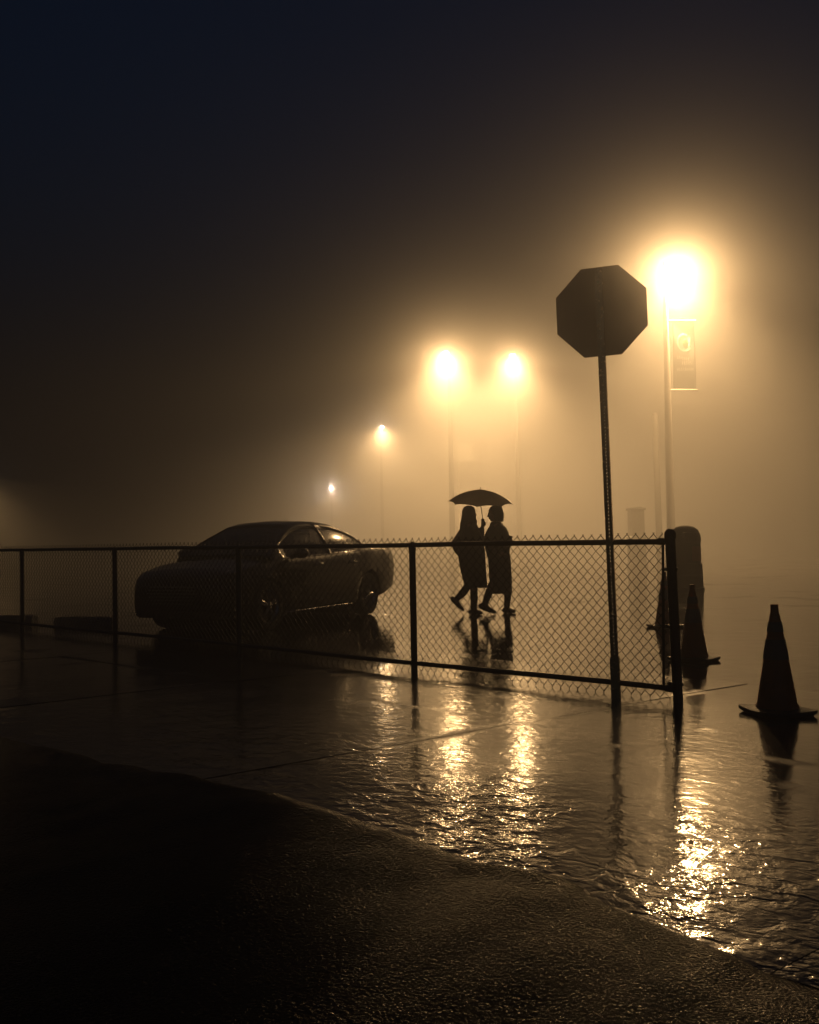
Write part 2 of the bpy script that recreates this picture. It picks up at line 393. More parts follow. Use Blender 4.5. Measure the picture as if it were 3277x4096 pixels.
# ------------------------------------------------------------------ chain-link fence
def fence():
    root = empty('chain_link_fence', E, 0, 'long dark chain link fence with tube rails across the wet pavement', 'fence')
    def pt(t, z, off=0.): return U*t + N*off + Vector((0, 0, z))
    SP = 2.52; nb = 6; H = 1.115; LO = .083
    # end post, thicker, leaning a little, domed cap
    lean = Vector((-.028, 0, 0))
    mb = MB(); mb.tube([lean*0+Vector((0,0,-.05)), lean+Vector((0,0,1.14))], .035, 16)
    e = mb.build('end_post', M['fence_paint'], root, 'angle')
    mb = MB(); mb.lathe([(.041,1.135),(.041,1.16),(.038,1.18),(.026,1.197),(.008,1.204)], lean, 18); mb.build('post_cap', M['fence_paint'], e, 'angle')
    for z in (.12, .52, .92):
        mb = MB(); c = lean*(z/1.14); mb.lathe([(.035,z-.012),(.041,z-.012),(.041,z+.012),(.035,z+.012)], c, 18, cap0=False, cap1=False)
        mb.box(c+U*.052+Vector((0,0,z)), (.045,.007,.024), Matrix.Rotation(ANG,3,'Z')); mb.tube([c+U*.066+N*.02+Vector((0,0,z)), c+U*.066-N*.02+Vector((0,0,z))], .006, 6)
        mb.build('tension_band', M['fence_paint'], root, 'angle')
    mb = MB(); mb.box(U*.085+Vector((-.012,0,.6)), (.018,.007,1.06), Matrix.Rotation(ANG,3,'Z') @ Matrix.Rotation(R(-1.2),3,'Y')); mb.build('tension_bar', M['fence_paint'], root)
    for k in range(1, nb+1):
        mb = MB(); mb.tube([pt(SP*k,-.05), pt(SP*k,H-.02)], .029, 14)
        p = mb.build('line_post', M['fence_paint'], root, 'angle')
        mb = MB(); mb.lathe([(.033,H-.05),(.034,H-.015),(.022,H+.006),(.012,H+.03)], U*SP*k, 14); mb.build('loop_cap', M['fence_paint'], p, 'angle')
    L = SP*nb+.6
    for nm, z in (('top_rail', H), ('bottom_rail', LO)):
        mb = MB(); n = 60
        c0 = lean*(z/1.14)
        pts = [c0*(1-min(1,i/4)) + pt(.03+(L-.03)*i/n, z + .008*fbm(i*.13, z*3.)) for i in range(n+1)]
        mb.tube(pts, .0205, 12)
        r = mb.build(nm, M['fence_paint'], root, 'angle')
        mb = MB(); a = c0+pt(.0,z); mb.tube([c0+pt(.03,z), c0+pt(.085,z)], .026, 12); mb.build('rail_end', M['fence_paint'], r, 'angle')
    # woven wire, one sheet per bay; each wire a zigzag, neighbours mirrored
    d = .077; hw = d/2; z0 = .012; K = 30
    for k in range(nb):
        mb = MB(); i0 = int(round((k*SP)/hw)); i1 = int(round(((k+1)*SP)/hw))
        if k == 0: i0 = 2
        for i in range(i0, i1):
            pts = []
            ph = i % 2
            sag = .004*fbm(i*.07, 1.)
            for j in range(K+1):
                z = z0 + d/2*j
                right = (j+ph) % 2
                x = i*hw + (hw if right else 0)
                jx = .0035*fbm(i*.31, j*.37, 4.); jz = .003*fbm(i*.23, j*.29, 8.)
                off = (.0042 if right else -.0042) * (1 if ph == 0 else -1) + .012*fbm(i*.02, j*.1, 2.)
                ln = max(0, 1-x/.5)
                pts.append(pt(x+jx, z+sag+jz, off-.022) + lean*(z/1.14)*ln)
            # hooked tips
            tip = pts[-1]; pts.append(tip + U*(.006*(1 if (K+ph)%2 == 0 else -1)) + Vector((0,0,.009)))
            tip = pts[0]; pts.insert(0, tip + U*(.004) + Vector((0,0,-.012)))
            mb.tube(pts, .0037, 4)
        mb.build('wire_mesh', M['wire'], root, fix=False)
    # tie wires
    for t in [.35+.61*i for i in range(24)]:
        for z in (H, LO):
            mb = MB(); mb.tube([pt(t+.022*math.cos(a)*.3, z+.024*math.sin(a), .024*math.cos(a)) for a in [i*math.pi/4 for i in range(9)]]+[pt(t+.02, z-.05, -.03)], .002, 4)
            mb.build('tie_wire', M['wire'], root, fix=False)
fence()

# ------------------------------------------------------------------ octagonal sign seen from behind
def stop_sign():
    B = Vector((1.452, 6.98, 0)); T = Vector((1.399, 7.0, 3.11))
    root = empty('octagonal_sign', B, 0, 'octagonal traffic sign seen from its bare back on a perforated steel post', 'traffic sign')
    ax = (T-B).normalized(); L = (T-B).length
    yaw = R(-19)
    xr = Vector((math.cos(yaw), math.sin(yaw), 0)); xr = (xr - ax*xr.dot(ax)).normalized(); yr = ax.cross(xr)   # yr away from the camera
    W = .050; pit = .0254; n = int(L/pit)
    mb = MB()
    def P(x, y, z): return xr*x + yr*y + ax*z
    hr = .0062; oc = [(math.cos(math.pi/8+math.pi/4*i)*hr, math.sin(math.pi/8+math.pi/4*i)*hr) for i in range(8)]
    def face(fn):
        for i in range(n):
            z0 = i*pit; z1 = z0+pit; zc = (z0+z1)/2
            sq = [(W/2,zc),(W/2,z1),(0,z1),(-W/2,z1),(-W/2,zc),(-W/2,z0),(0,z0),(W/2,z0)]
            ring = [(hr*math.cos(math.pi/4*q), zc+hr*math.sin(math.pi/4*q)) for q in range(8)]
            vs = [fn(x, z) for x, z in sq]+[fn(x, z) for x, z in ring]
            mb.add(vs, [(q, (q+1)%8, 8+(q+1)%8, 8+q) for q in range(8)])
    face(lambda x, z: P(x, -W/2, z)); face(lambda x, z: P(x, W/2, z))
    for sgn in (-1, 1):
        mb.add([P(sgn*W/2,-W/2,0),P(sgn*W/2,W/2,0),P(sgn*W/2,W/2,n*pit),P(sgn*W/2,-W/2,n*pit)], [(0,1,2,3)])
    mb.build('perforated_post', M['gold_post'], root)
    mb = MB(); w = .031
    rings = [[P(-w,-w,z),P(w,-w,z),P(w,w,z),P(-w,w,z)] for z in (-.05,.30)]
    mb.ring_loft(rings); mb.build('anchor_sleeve', M['gold_post'], root)
    # blade
    zc = Vector((1.415,7.0,2.791)); zc = (zc-B).dot(ax); r = .326/math.cos(math.pi/8)
    def octo(y, rr): return [P(rr*math.cos(math.pi/8+math.pi/4*i)+.004, y, zc+rr*math.sin(math.pi/8+math.pi/4*i)) for i in range(8)]
    mb = MB(); mb.ring_loft([octo(.028, r), octo(.031, r)]); bl = mb.build('sign_blade', M['sign_back'], root)
    mb = MB(); mb.ring_loft([octo(.0322, r*.997), octo(.0332, r*.997)]); mb.build('white_border', M['sign_white'], bl)
    mb = MB(); mb.ring_loft([octo(.0345, r*.94), octo(.0355, r*.94)]); mb.build('red_face', M['sign_red'], bl)
    for dz in (-.2, .2):
        mb = MB(); c = P(0,-W/2-.001,zc+dz); mb.tube([c, c-yr*.008], .010, 6); mb.build('bolt', M['galv'], root)
stop_sign()

# ------------------------------------------------------------------ traffic cones
def cone(loc, rz, h, label):
    root = empty('traffic_cone', loc, rz, label, 'traffic cone', 'traffic cones by the end of the fence')
    b = .175
    mb = MB()
    def sq(k, z, lift=0.):
        out = []
        for i in range(32):
            q = math.pi*2*i/32; c_, s2 = math.cos(q), math.sin(q); e = .22
            x = b*k*math.copysign(abs(c_)**e, c_); y = b*k*math.copysign(abs(s2)**e, s2)
            r_ = math.hypot(x, y)
            out.append(Vector((x, y, z + lift*max(0, r_-b)/.07)))
        return out
    mb.ring_loft([sq(.97,.0,.004), sq(1.06,.004,.014), sq(1.06,.026,.014), sq(1.0,.032,.010), sq(.9,.036), sq(.66,.044)])
    mb.build('base_plate', M['rubber'], root, 'angle')
    t0, t1 = .128, .030
    def rr(z): return t0+(t1-t0)*((z-.042)/(h-.06-.042))
    mb = MB(); z1 = h-.05
    mb.lathe([(t0+.012,.036),(t0+.006,.046),(rr(.07),.07),(rr(.2),.2),(rr(.3),.3),(rr(h-.075),h-.075),(rr(h-.075)-.006,h-.058),(.026,h-.05),(.025,h-.004),(.021,h)], n=28)
    bd = mb.build('cone_body', M['orange'], root, 'angle')
    for za, zb in ((h*.50, h*.68), (h*.75, h*.84)):
        mb = MB(); mb.lathe([(rr(za)+.001,za),(rr(za)+.004,za+.002),(rr(zb)+.004,zb-.002),(rr(zb)+.001,zb)], n=28, cap0=False, cap1=False)
        mb.build('reflective_band', M['collar'], bd, 'angle')
cone((2.345,6.30,0), R(12), .70, 'traffic cone standing alone on open wet pavement, clear of the fence')
cone((2.63,9.12,-.012), R(40), .71, 'traffic cone just beside the thick end post of the chain link fence')
cone((3.25,12.50,-.012), R(25), .71, 'traffic cone half hidden behind the end post of the fence')

# ------------------------------------------------------------------ people
def limb(mb, pts, rad, n=12): mb.tube(pts, rad, n, True, True)

def boot(mb, ankle, heel, toe, side=(0,1,0), w=.042):
    """a foot between heel and toe, ankle above"""
    a, h, t = Vector(ankle), Vector(heel), Vector(toe)
    up = (a-(h+(t-h)*.25)).normalized()
    limb(mb, [h+up*.045, h+(t-h)*.45+up*.040, t+up*.028-(t-h)*.08], [w*.86, w*1.0, w*.62])
    limb(mb, [a, h+(t-h)*.18+up*.05], [w*.95, w*.95])
    limb(mb, [h+(t-h)*.4+up*.055, a], [w*.75, w*.85])
    # heel block
    mb.tube([h+(t-h)*.08+up*.03, h+(t-h)*.08], .026, 10)

def hand(mb, wrist, grip, axis, thumb_side):
    """five fingers closed round a shaft running along axis through grip"""
    w, g, ax = Vector(wrist), Vector(grip), Vector(axis).normalized()
    d = (g-w).normalized(); sd = ax.cross(d).normalized()
    pc = g - d*.012 - sd*.024
    limb(mb, [w, w+(pc-w)*.6, pc], [.027,.032,.034])
    for i, (o, ln) in enumerate(((.034,1.),(.012,1.08),(-.011,1.),(-.032,.8))):
        c = g + ax*o
        pts = [c - sd*.026 + d*.012, c - sd*.004 + d*.030*ln, c + sd*.018 + d*.014, c + sd*.020 - d*.010]
        limb(mb, pts, [.0100,.0095,.0088,.0075], 8)
    limb(mb, [w+(pc-w)*.55+ax*.02, g+ax*.045-d*.016+sd*.008, g+ax*.050+d*.008+sd*.020], [.013,.0115,.0095], 8)

def head(mb, c, f, up, sc=1.):
    """skull, jaw, face and ears; f = facing direction"""
    c, f, up = Vector(c), Vector(f).normalized(), Vector(up).normalized()
    s = up.cross(f).normalized(); up = f.cross(s)
    m = Matrix((f, s, up)).transposed()
    def sp(o, r): mb.sphere(c + m @ (Vector(o)*sc), [q*sc for q in r], 14, 10, m)
    sp((-.012,0,.030),(.094,.074,.088)); sp((.022,0,-.040),(.062,.056,.072)); sp((.052,0,-.092),(.026,.028,.020))
    sp((.078,0,.022),(.012,.052,.012))
    for y in (-.031,.031): sp((.079,y,.002),(.012,.013,.010)); sp((.062,y*1.25,-.028),(.020,.020,.022))
    limb(mb, [c+m@(Vector((.088,0,.010))*sc), c+m@(Vector((.106,0,-.024))*sc), c+m@(Vector((.086,0,-.034))*sc)], [.009*sc,.013*sc,.012*sc], 8)
    sp((.086,0,-.056),(.012,.022,.007)); sp((.084,0,-.068),(.012,.020,.008))
    for y in (-.075,.075): sp((-.006,y,-.008),(.018,.008,.030))
    return m

def ringx(x0, x1, ry, z, n=32, cy=0., wav=0., seed=0.):
    cx, rx = (x0+x1)/2, (x1-x0)/2; out = []
    for k in range(n):
        a = 2*math.pi*k/n
        w = 1+wav*math.sin(7*a+seed)+wav*.6*math.sin(11*a+2*seed)
        e = .86
        ca, sa = math.cos(a), math.sin(a)
        ca = math.copysign(abs(ca)**e, ca); sa = math.copysign(abs(sa)**e, sa)
        out.append(Vector((cx+rx*ca*w, cy+ry*sa*w, z)))
    return out

PC = Vector((1.135, 15.20, -.012))
GRIP = Vector((.003, -.02, 1.425))

def person_a():
    root = empty('person', PC, 0, 'person with long loose hair in a dark knee length coat holding up the umbrella', 'person', 'two people walking together')
    mb = MB()
    limb(mb, [(-.20,0,.95),(-.20,0,1.15),(-.20,0,1.36)], [.135,.125,.125], 16)
    for y in (-.10,.10): limb(mb, [(-.20,0,1.36),(-.19,y*1.45,1.375)], [.08,.062])
    limb(mb, [(-.20,0,1.38),(-.195,0,1.50)], [.052,.050])
    head(mb, (-.195,0,1.575), (1,.25,-.05), (0,0,1))
    # standing leg, kicked leg
    limb(mb, [(-.18,-.07,.92),(-.165,-.06,.48),(-.155,-.055,.30),(-.165,-.055,.10)], [.085,.062,.056,.044])
    limb(mb, [(-.20,.08,.92),(-.215,.08,.50),(-.30,.085,.36),(-.425,.09,.225)], [.085,.064,.056,.042])
    # arms: one holds the umbrella, one bent with the hand in the pocket
    limb(mb, [(-.165,-.16,1.36),(-.06,-.19,1.13),(-.035,-.11,1.22),(-.012,-.045,1.345)], [.055,.045,.042,.030])
    hand(mb, (-.012,-.048,1.345), GRIP, (0,.05,1), 1)
    limb(mb, [(-.25,.14,1.36),(-.435,.15,1.115),(-.27,.17,.98),(-.22,.17,.93)], [.055,.044,.038,.034])
    bd = mb.build('body', M['skin'], root); remesh(bd, .0065, 3)
    mb = MB()
    limb(mb, [(-.155,-.055,.36),(-.158,-.055,.22),(-.165,-.055,.10)], [.062,.058,.050])
    boot(mb, (-.165,-.055,.11), (-.215,-.055,0), (-.035,-.06,0), w=.045)
    o = mb.build('boot', M['boot'], root); remesh(o, .008, 2)
    mb = MB()
    limb(mb, [(-.27,.083,.40),(-.34,.087,.32),(-.425,.09,.225)], [.062,.058,.048])
    boot(mb, (-.425,.09,.235), (-.505,.09,.205), (-.325,.09,.030), w=.044)
    o = mb.build('boot', M['boot'], root); remesh(o, .008, 2)
    mb = MB()
    rg = [(.415,-.290,.050,.185,.035),(.5,-.31,.047,.19,.03),(.59,-.335,.042,.195,.026),(.72,-.365,.036,.195,.02),(.885,-.388,.034,.19,.015),(1.0,-.375,.03,.18,.01),(1.15,-.355,.0,.18,.01),(1.28,-.335,-.045,.195,.006),(1.37,-.30,-.07,.19,.005),(1.42,-.265,-.11,.12,.0),(1.46,-.25,-.13,.07,.0)]
    mb.ring_loft([ringx(a, b, ry, z, 40, 0., w, z*3) for z, a, b, ry, w in rg])
    limb(mb, [(-.165,-.155,1.355),(-.06,-.19,1.13),(-.035,-.115,1.21),(-.018,-.062,1.315)], [.075,.066,.056,.046])
    limb(mb, [(-.25,.14,1.35),(-.430,.15,1.115),(-.29,.17,.98)], [.075,.062,.056])
    limb(mb, [(-.43,.15,1.11),(-.40,.12,1.03),(-.36,.06,.98)], [.055,.06,.07])
    for k in range(10):
        a = 2*math.pi*k/10; mb.sphere((-.195+.085*math.cos(a), .075*math.sin(a), 1.445), (.032,.032,.045), 10, 8)
    o = mb.build('coat', M['coat_a'], root); remesh(o, .011, 2)
    mb = MB()
    mb.sphere((-.208,0,1.605), (.105,.090,.098), 18, 12)
    for k in range(26):
        a = R(80) + R(215)*k/25
        x, y = math.cos(a), math.sin(a)
        sw = .012*math.sin(k*2.3)
        limb(mb, [(-.205+.090*x,.078*y,1.62),(-.205+.098*x,.088*y,1.52),(-.21+.108*x+sw,.098*y,1.42),(-.215+.118*x+sw,.11*y,1.30+.03*math.sin(k*1.7)),(-.22+.125*x,.115*y,1.20+.05*math.sin(k*1.9))], [.018,.022,.023,.02,.008], 8)
    for y, a in ((-.078,0),(.078,0)):
        limb(mb, [(-.15,y*.9,1.62),(-.125,y*1.02,1.54),(-.118,y*1.05,1.44),(-.122,y*1.1,1.33),(-.125,y*1.1,1.24)], [.018,.022,.022,.018,.008], 8)
    o = mb.build('hair', M['hair'], root); remesh(o, .0075, 1)

def person_b():
    root = empty('person', PC, 0, 'person with short bobbed hair in a long belted coat, face turned to the umbrella holder', 'person', 'two people walking together')
    cy = .04
    mb = MB()
    limb(mb, [(.24,cy,.95),(.24,cy,1.15),(.225,cy,1.33)], [.14,.13,.125], 16)
    for y in (-.10,.10): limb(mb, [(.225,cy,1.34),(.225,cy+y*1.45,1.35)], [.08,.062])
    limb(mb, [(.22,cy,1.36),(.205,cy,1.49)], [.054,.052])
    head(mb, (.190,cy,1.565), (-1,-.12,-.16), (-.16,0,1), 1.03)
    # stepping leg with lifted heel, and the flat foot
    limb(mb, [(.22,cy-.08,.92),(.15,cy-.075,.50),(.075,cy-.07,.33),(.012,cy-.07,.16)], [.09,.064,.058,.043])
    limb(mb, [(.30,cy+.08,.92),(.375,cy+.08,.50),(.385,cy+.08,.30),(.368,cy+.08,.12)], [.09,.062,.056,.044])
    limb(mb, [(.25,cy-.17,1.33),(.40,cy-.20,1.11),(.33,cy-.22,.96),(.25,cy-.22,.93)], [.055,.045,.038,.03])
    limb(mb, [(.20,cy+.16,1.33),(.06,cy+.2,1.14),(-.12,cy+.17,1.12),(-.2,cy+.15,1.13)], [.055,.045,.038,.032])
    for k in range(4): limb(mb, [(-.2,cy+.15,1.155-.017*k),(-.25,cy+.135,1.15-.017*k),(-.285,cy+.11,1.145-.016*k)], [.0105,.0098,.008], 8)
    limb(mb, [(-.18,cy+.14,1.16),(-.21,cy+.12,1.185)], [.012,.009], 8)
    bd = mb.build('body', M['skin'], root); remesh(bd, .0065, 3)
    mb = MB()
    limb(mb, [(.095,cy-.07,.38),(.05,cy-.07,.26),(.012,cy-.07,.16)], [.062,.058,.048])
    boot(mb, (.010,cy-.07,.165), (-.055,cy-.07,.085), (.172,cy-.07,.0), w=.050)
    o = mb.build('boot', M['boot'], root); remesh(o, .008, 2)
    mb = MB()
    limb(mb, [(.385,cy+.08,.36),(.38,cy+.08,.22),(.368,cy+.08,.12)], [.060,.055,.046])
    boot(mb, (.368,cy+.08,.12), (.325,cy+.08,0), (.500,cy+.075,0.), w=.044)
    o = mb.build('boot', M['boot'], root); remesh(o, .008, 2)
    mb = MB()
    rg = [(.318,.115,.440,.19,.035),(.42,.100,.440,.195,.03),(.5,.092,.440,.195,.026),(.72,.085,.437,.195,.02),(.85,.080,.432,.19,.015),(.97,.050,.415,.17,.01),(1.06,.030,.415,.175,.01),(1.18,.025,.425,.185,.008),(1.28,.055,.405,.195,.006),(1.35,.10,.365,.185,.004),(1.39,.135,.325,.12,0),(1.43,.15,.29,.07,0)]
    mb.ring_loft([ringx(a, b, ry, z, 40, cy, w, z*4) for z, a, b, ry, w in rg])
    limb(mb, [(.25,cy-.165,1.325),(.405,cy-.20,1.11),(.33,cy-.215,.98)], [.078,.062,.054])
    limb(mb, [(.20,cy+.16,1.33),(.06,cy+.2,1.14),(-.12,cy+.17,1.12)], [.076,.064,.054])
    limb(mb, [(.145,cy-.14,1.31),(.08,cy-.13,1.22)], [.07,.06])
    mb.sphere((.435,cy-.19,1.195), (.022,.02,.024), 8, 6)
    for k in range(10):
        a = 2*math.pi*k/10; mb.sphere((.215+.072*math.cos(a), cy+.07*math.sin(a), 1.395), (.026,.026,.04), 10, 8)
    o = mb.build('coat', M['coat_b'], root); remesh(o, .011, 2)
    mb = MB(); mb.ring_loft([ringx(.052,.420,.178,.965,32,cy), ringx(.046,.424,.182,.97,32,cy), ringx(.038,.424,.182,1.01,32,cy), ringx(.042,.420,.178,1.015,32,cy)], False, False)
    mb.build('belt', M['boot'], root, True)
    mb = MB()
    mb.sphere((.222,cy,1.612), (.108,.094,.094), 18, 12); mb.sphere((.262,cy,1.545), (.078,.084,.085), 16, 10)
    for k in range(22):
        a = R(-118) + R(236)*k/21
        x, y = math.cos(a), math.sin(a)
        limb(mb, [(.222+.085*x,cy+.074*y,1.62),(.232+.092*x,cy+.085*y,1.55),(.238+.084*x,cy+.084*y,1.452+.006*math.sin(k*2.1))], [.02,.023,.014], 8)
    o = mb.build('hair', M['hair'], root); remesh(o, .0075, 1)

def umbrella():
    root = empty('umbrella', PC, 0, 'open eight ribbed umbrella held over the two walking people', 'umbrella')
    top = Vector((-.016, .03, 1.95)); tilt = Matrix.Rotation(R(9.5), 3, 'X') @ Matrix.Rotation(R(2.2), 3, 'Y')
    Rr = .505; hh = .215
    def can(r, a, sag=0.):
        q = r/Rr; z = -hh*(.38*q+.62*q**3)*(1-.12*sag)
        return top + tilt @ Vector((r*math.cos(a), r*math.sin(a), z))
    mb = MB(); nr, ns = 14, 8
    rings = []
    for i in range(nr+1):
        r = Rr*max(i, .15)/nr; rg = []
        for k in range(8):
            a0 = R(36+45*k)
            for q in range(ns):
                t = q/ns; a = a0+R(45)*t
                chord = math.cos(R(22.5))/math.cos(R(45)*t-R(22.5))     # straight between ribs
                edge = 1-.03*math.sin(math.pi*t)*(i/nr)**2                # scalloped hem
                rr = r*((1-(i/nr)*.9)+(i/nr)*.9*chord)*edge
                rg.append(can(rr, a, -1.1*math.sin(math.pi*t)*(i/nr)))
        rings.append(rg)
    mb.ring_loft(rings, True, False)
    cn = mb.build('canopy', M['canopy'], root, True)
    for k in range(8):
        a = R(36+45*k); dn = tilt @ Vector((0,0,-.004))
        mb = MB(); mb.tube([can(Rr*i/8, a)+dn for i in range(9)]+[can(Rr, a)+tilt@Vector((.012*math.cos(a),.012*math.sin(a),-.004))], .0026, 5)
        rb = mb.build('rib', M['umbrella_rib'], root)
        mb = MB(); mb.tube([top+tilt@Vector((0,0,-.24)), can(Rr*.5, a)+dn], .002, 5); mb.build('strut', M['umbrella_rib'], rb)
    mb = MB(); mb.tube([top+tilt@Vector((0,0,.035)), top+tilt@Vector((0,0,-.2)), GRIP+Vector((0,.004,.10)), GRIP-Vector((0,0,.02))], [.005,.006,.006,.006], 8)
    mb.build('shaft', M['umbrella_rib'], root, True)
    mb = MB(); mb.tube([GRIP+Vector((0,0,.06)), GRIP-Vector((0,0,.07))], [.011,.013], 10); mb.build('handle', M['black'], root, True)
person_a(); person_b(); umbrella()

# ------------------------------------------------------------------ parked car
def interp(tab, x):
    if x <= tab[0][0]: return tab[0][1]
    for (a, va), (b, vb) in zip(tab, tab[1:]):
        if x <= b:
            t = (x-a)/(b-a); t = t*t*(3-2*t)*.35 + t*.65
            return va+(vb-va)*t
    return tab[-1][1]

def car():
    hd = Vector((-.421, -.907, 0)).normalized(); rgt = Vector((hd.y, -hd.x, 0))
    rear = Vector((-.77, 15.62, -.012)) + rgt*.78
    root = empty('parked_car', rear + hd*1.4, math.atan2(hd.y, hd.x), 'dark four door sedan parked beyond the chain link fence', 'car')
    root.scale = (1.03, 1., 1.02)
    XR, XF = -1.40, 1.40      # axles
    # --- lower body
    belt = [(-2.42,.985),(-2.36,1.025),(-2.1,1.035),(-1.6,1.03),(-1.0,.985),(0,.945),(.9,.93),(1.0,.93),(1.5,.875),(2.0,.78),(2.22,.70),(2.30,.62)]
    bot = [(-2.42,.46),(-2.38,.40),(-2.2,.34),(-1.9,.25),(-1.4,.20),(1.4,.19),(2.0,.19),(2.25,.21),(2.30,.26)]
    wid = [(-2.42,.80),(-2.36,.85),(-2.1,.885),(-1.4,.91),(0,.905),(1.4,.90),(1.9,.86),(2.15,.77),(2.30,.62)]
    cen = [(-2.42,.02),(-2.1,.03),(-1.6,.03),(1.0,.045),(1.6,.05),(2.1,.045),(2.30,.02)]
    xs = [-2.45,-2.42,-2.39,-2.34,-2.28,-2.2,-2.1,-2.0]+[-1.9+.05*i for i in range(22)]+[-.75+.15*i for i in range(11)]+[.85+.05*i for i in range(24)]+[2.06,2.12,2.18,2.23,2.27,2.30,2.32]
    xs = sorted(set(round(x, 3) for x in xs))
    rows = []
    for x in xs:
        zb, zt, w = interp(bot, x), interp(belt, x), interp(wid, x)
        if x <= -2.44: zb += .08; zt -= .05; w -= .05
        if x >= 2.32: zb += .06; zt -= .05; w -= .04
        h = zt-zb
        prof = [(w*.0, zb), (w*.86, zb), (w*.965, zb+h*.06), (w*.985, zb+h*.25), (w*1.0, zb+h*.48), (w*.995, zb+h*.66), (w*.975, zb+h*.80), (w*.945, zb+h*.93), (w*.90, zt), (w*.80, zt+.012), (w*.45, zt+.012+interp(cen,x)*.75), (0, zt+.012+interp(cen,x))]
        arch = 0
        for cx in (XR, XF):
            dx = abs(x-cx)
            if dx < .375: arch = max(arch, .325+math.sqrt(.375**2-dx*dx)-.005)
        pr = []
        for i, (y, z) in enumerate(prof):
            if arch and i >= 1 and z < arch and y > w*.6: z = arch + i*.0015
            elif arch and i == 0: pass
            pr.append((y, z))
        rows.append([Vector((x, y, z)) for y, z in pr])
    np_ = len(rows[0]); vs = []; fs = []
    for r in rows:
        vs += r + [Vector((p.x, -p.y, p.z)) for p in r]
    st = 2*np_
    for i in range(len(rows)-1):
        for side in (0, 1):
            for j in range(np_-1):
                a = i*st+side*np_+j; f = (a, a+1, a+st+1, a+st)
                fs.append(f if side == 0 else f[::-1])
    for i in (0, len(rows)-1):
        fs.append(tuple([i*st+j for j in range(np_)] + [i*st+np_+j for j in range(np_-1, -1, -1)]))
    mb = MB(); mb.add(vs, fs)
    body = mb.build('body', M['paint_car'], root, 'angle')
    # wheel wells and floor
    mb = MB(); mb.box((0,0,.30), (4.1,1.2,.16))
    for cx in (XR, XF):
        mb.tube([(cx,.62,.36),(cx,-.62,.36)], .37, 20)
    mb.build('underbody', M['black'], root)
    # --- greenhouse
    top = [(-2.02,1.04),(-1.75,1.13),(-1.45,1.235),(-1.1,1.345),(-.75,1.415),(-.35,1.447),(-.05,1.448),(.2,1.43),(.45,1.37),(.75,1.235),(1.0,1.095),(1.22,.965)]
    gx = [-2.02,-1.9,-1.75,-1.6,-1.45,-1.28,-1.1,-.93,-.75,-.55,-.35,-.28,-.2,-.05,.08,.2,.33,.45,.6,.75,.88,1.0,1.1,1.18,1.22]
    def sect(x):
        zt = interp(top, x); zb = interp(belt, x)-.005; wb = interp(wid, x)*.885 - .11*max(0, (-.3-x)/1.1)**2; k = max(0, zt-zb)
        wt = wb - .60*k
        wt = max(wt, wb*.62)
        def side(f): 
            return (wb+(wt-wb)*(.58*f+.42*f*f), zb+k*f*.93)
        pts = [side(0), side(.08), side(.30), side(.5), side(.68), side(.86), side(1.0), (wt*.93, zb+k*.975), (wt*.55, zt-.004*0), (0, zt+.012)]
        return [Vector((x, y, z)) for y, z in pts]
    S = [sect(x) for x in gx]; n7 = 10
    groups = {'roof': [], 'side_window': {}, 'windshield': [], 'rear_window': []}
    def quad(i, j, sg):
        q = [S[i][j], S[i][j+1], S[i+1][j+1], S[i+1][j]]
        return [Vector((p.x, p.y*sg, p.z)) for p in q]
    for i in range(len(gx)-1):
        xm = (gx[i]+gx[i+1])/2
        for j in range(n7-1):
            for sg in (1, -1):
                q = quad(i, j, sg)
                if 1 <= j <= 4 and -1.62 < xm < .90 and not (-.36 < xm < -.27) and not (-1.30 < xm < -1.26):
                    key = ('rear' if xm < -.3 else 'front', sg); groups['side_window'].setdefault(key, []).append(q)
                elif j >= 7 and xm > .42 and xm < 1.19: groups['windshield'].append(q)
                elif j >= 7 and -1.92 < xm < -.95: groups['rear_window'].append(q)
                else: groups['roof'].append(q)
    def qm(qs, name, m, par):
        mb = MB()
        for q in qs: mb.add(q, [(0,1,2,3)])
        o = mb.build(name, m, par)
        bm = bmesh.new(); bm.from_mesh(o.data); bmesh.ops.remove_doubles(bm, verts=bm.verts, dist=.0008); bmesh.ops.recalc_face_normals(bm, faces=bm.faces); bm.to_mesh(o.data); bm.free()
        o.data.polygons.foreach_set('use_smooth', [True]*len(o.data.polygons)); o.data.set_sharp_from_angle(angle=R(40))
        return o
    rf = qm(groups['roof'], 'roof', M['paint_car'], root)
    md = rf.modifiers.new('thickness', 'SOLIDIFY'); md.thickness = .03; md.offset = 0
    qm(groups['windshield'], 'windshield', M['glass'], root); qm(groups['rear_window'], 'rear_window', M['glass'], root)
    for key, qs in groups['side_window'].items(): qm(qs, 'side_window', M['glass'], root)
    # --- trim, handles, mirrors
    for sg in (1, -1):
        mb = MB(); mb.tube([S[i][0]*1 + Vector((0,.006,.012)) if sg > 0 else Vector((S[i][0].x, -S[i][0].y-.006, S[i][0].z+.012)) for i in range(1, 21)], .008, 6)
        mb.build('window_trim', M['trim'], root, True)
        mb = MB(); mb.tube([(1.0-.2*i, sg*(.892+.006*math.sin(i)), .215) for i in range(10)], .011, 6); mb.build('sill_trim', M['trim'], root, True)
        for hx in (-.95, .05):
            mb = MB(); mb.tube([(hx,sg*.885,.835),(hx+.03,sg*.915,.84),(hx+.17,sg*.915,.845),(hx+.2,sg*.885,.842)], .011, 8); mb.build('door_handle', M['trim'], root, True)
        mb = MB(); mb.sphere((.80,sg*1.0,1.0), (.085,.11,.075), 14, 10); mb.tube([(.82,sg*.84,.945),(.81,sg*.93,.97)], .03, 8); mb.build('wing_mirror', M['paint_car'], root, True)
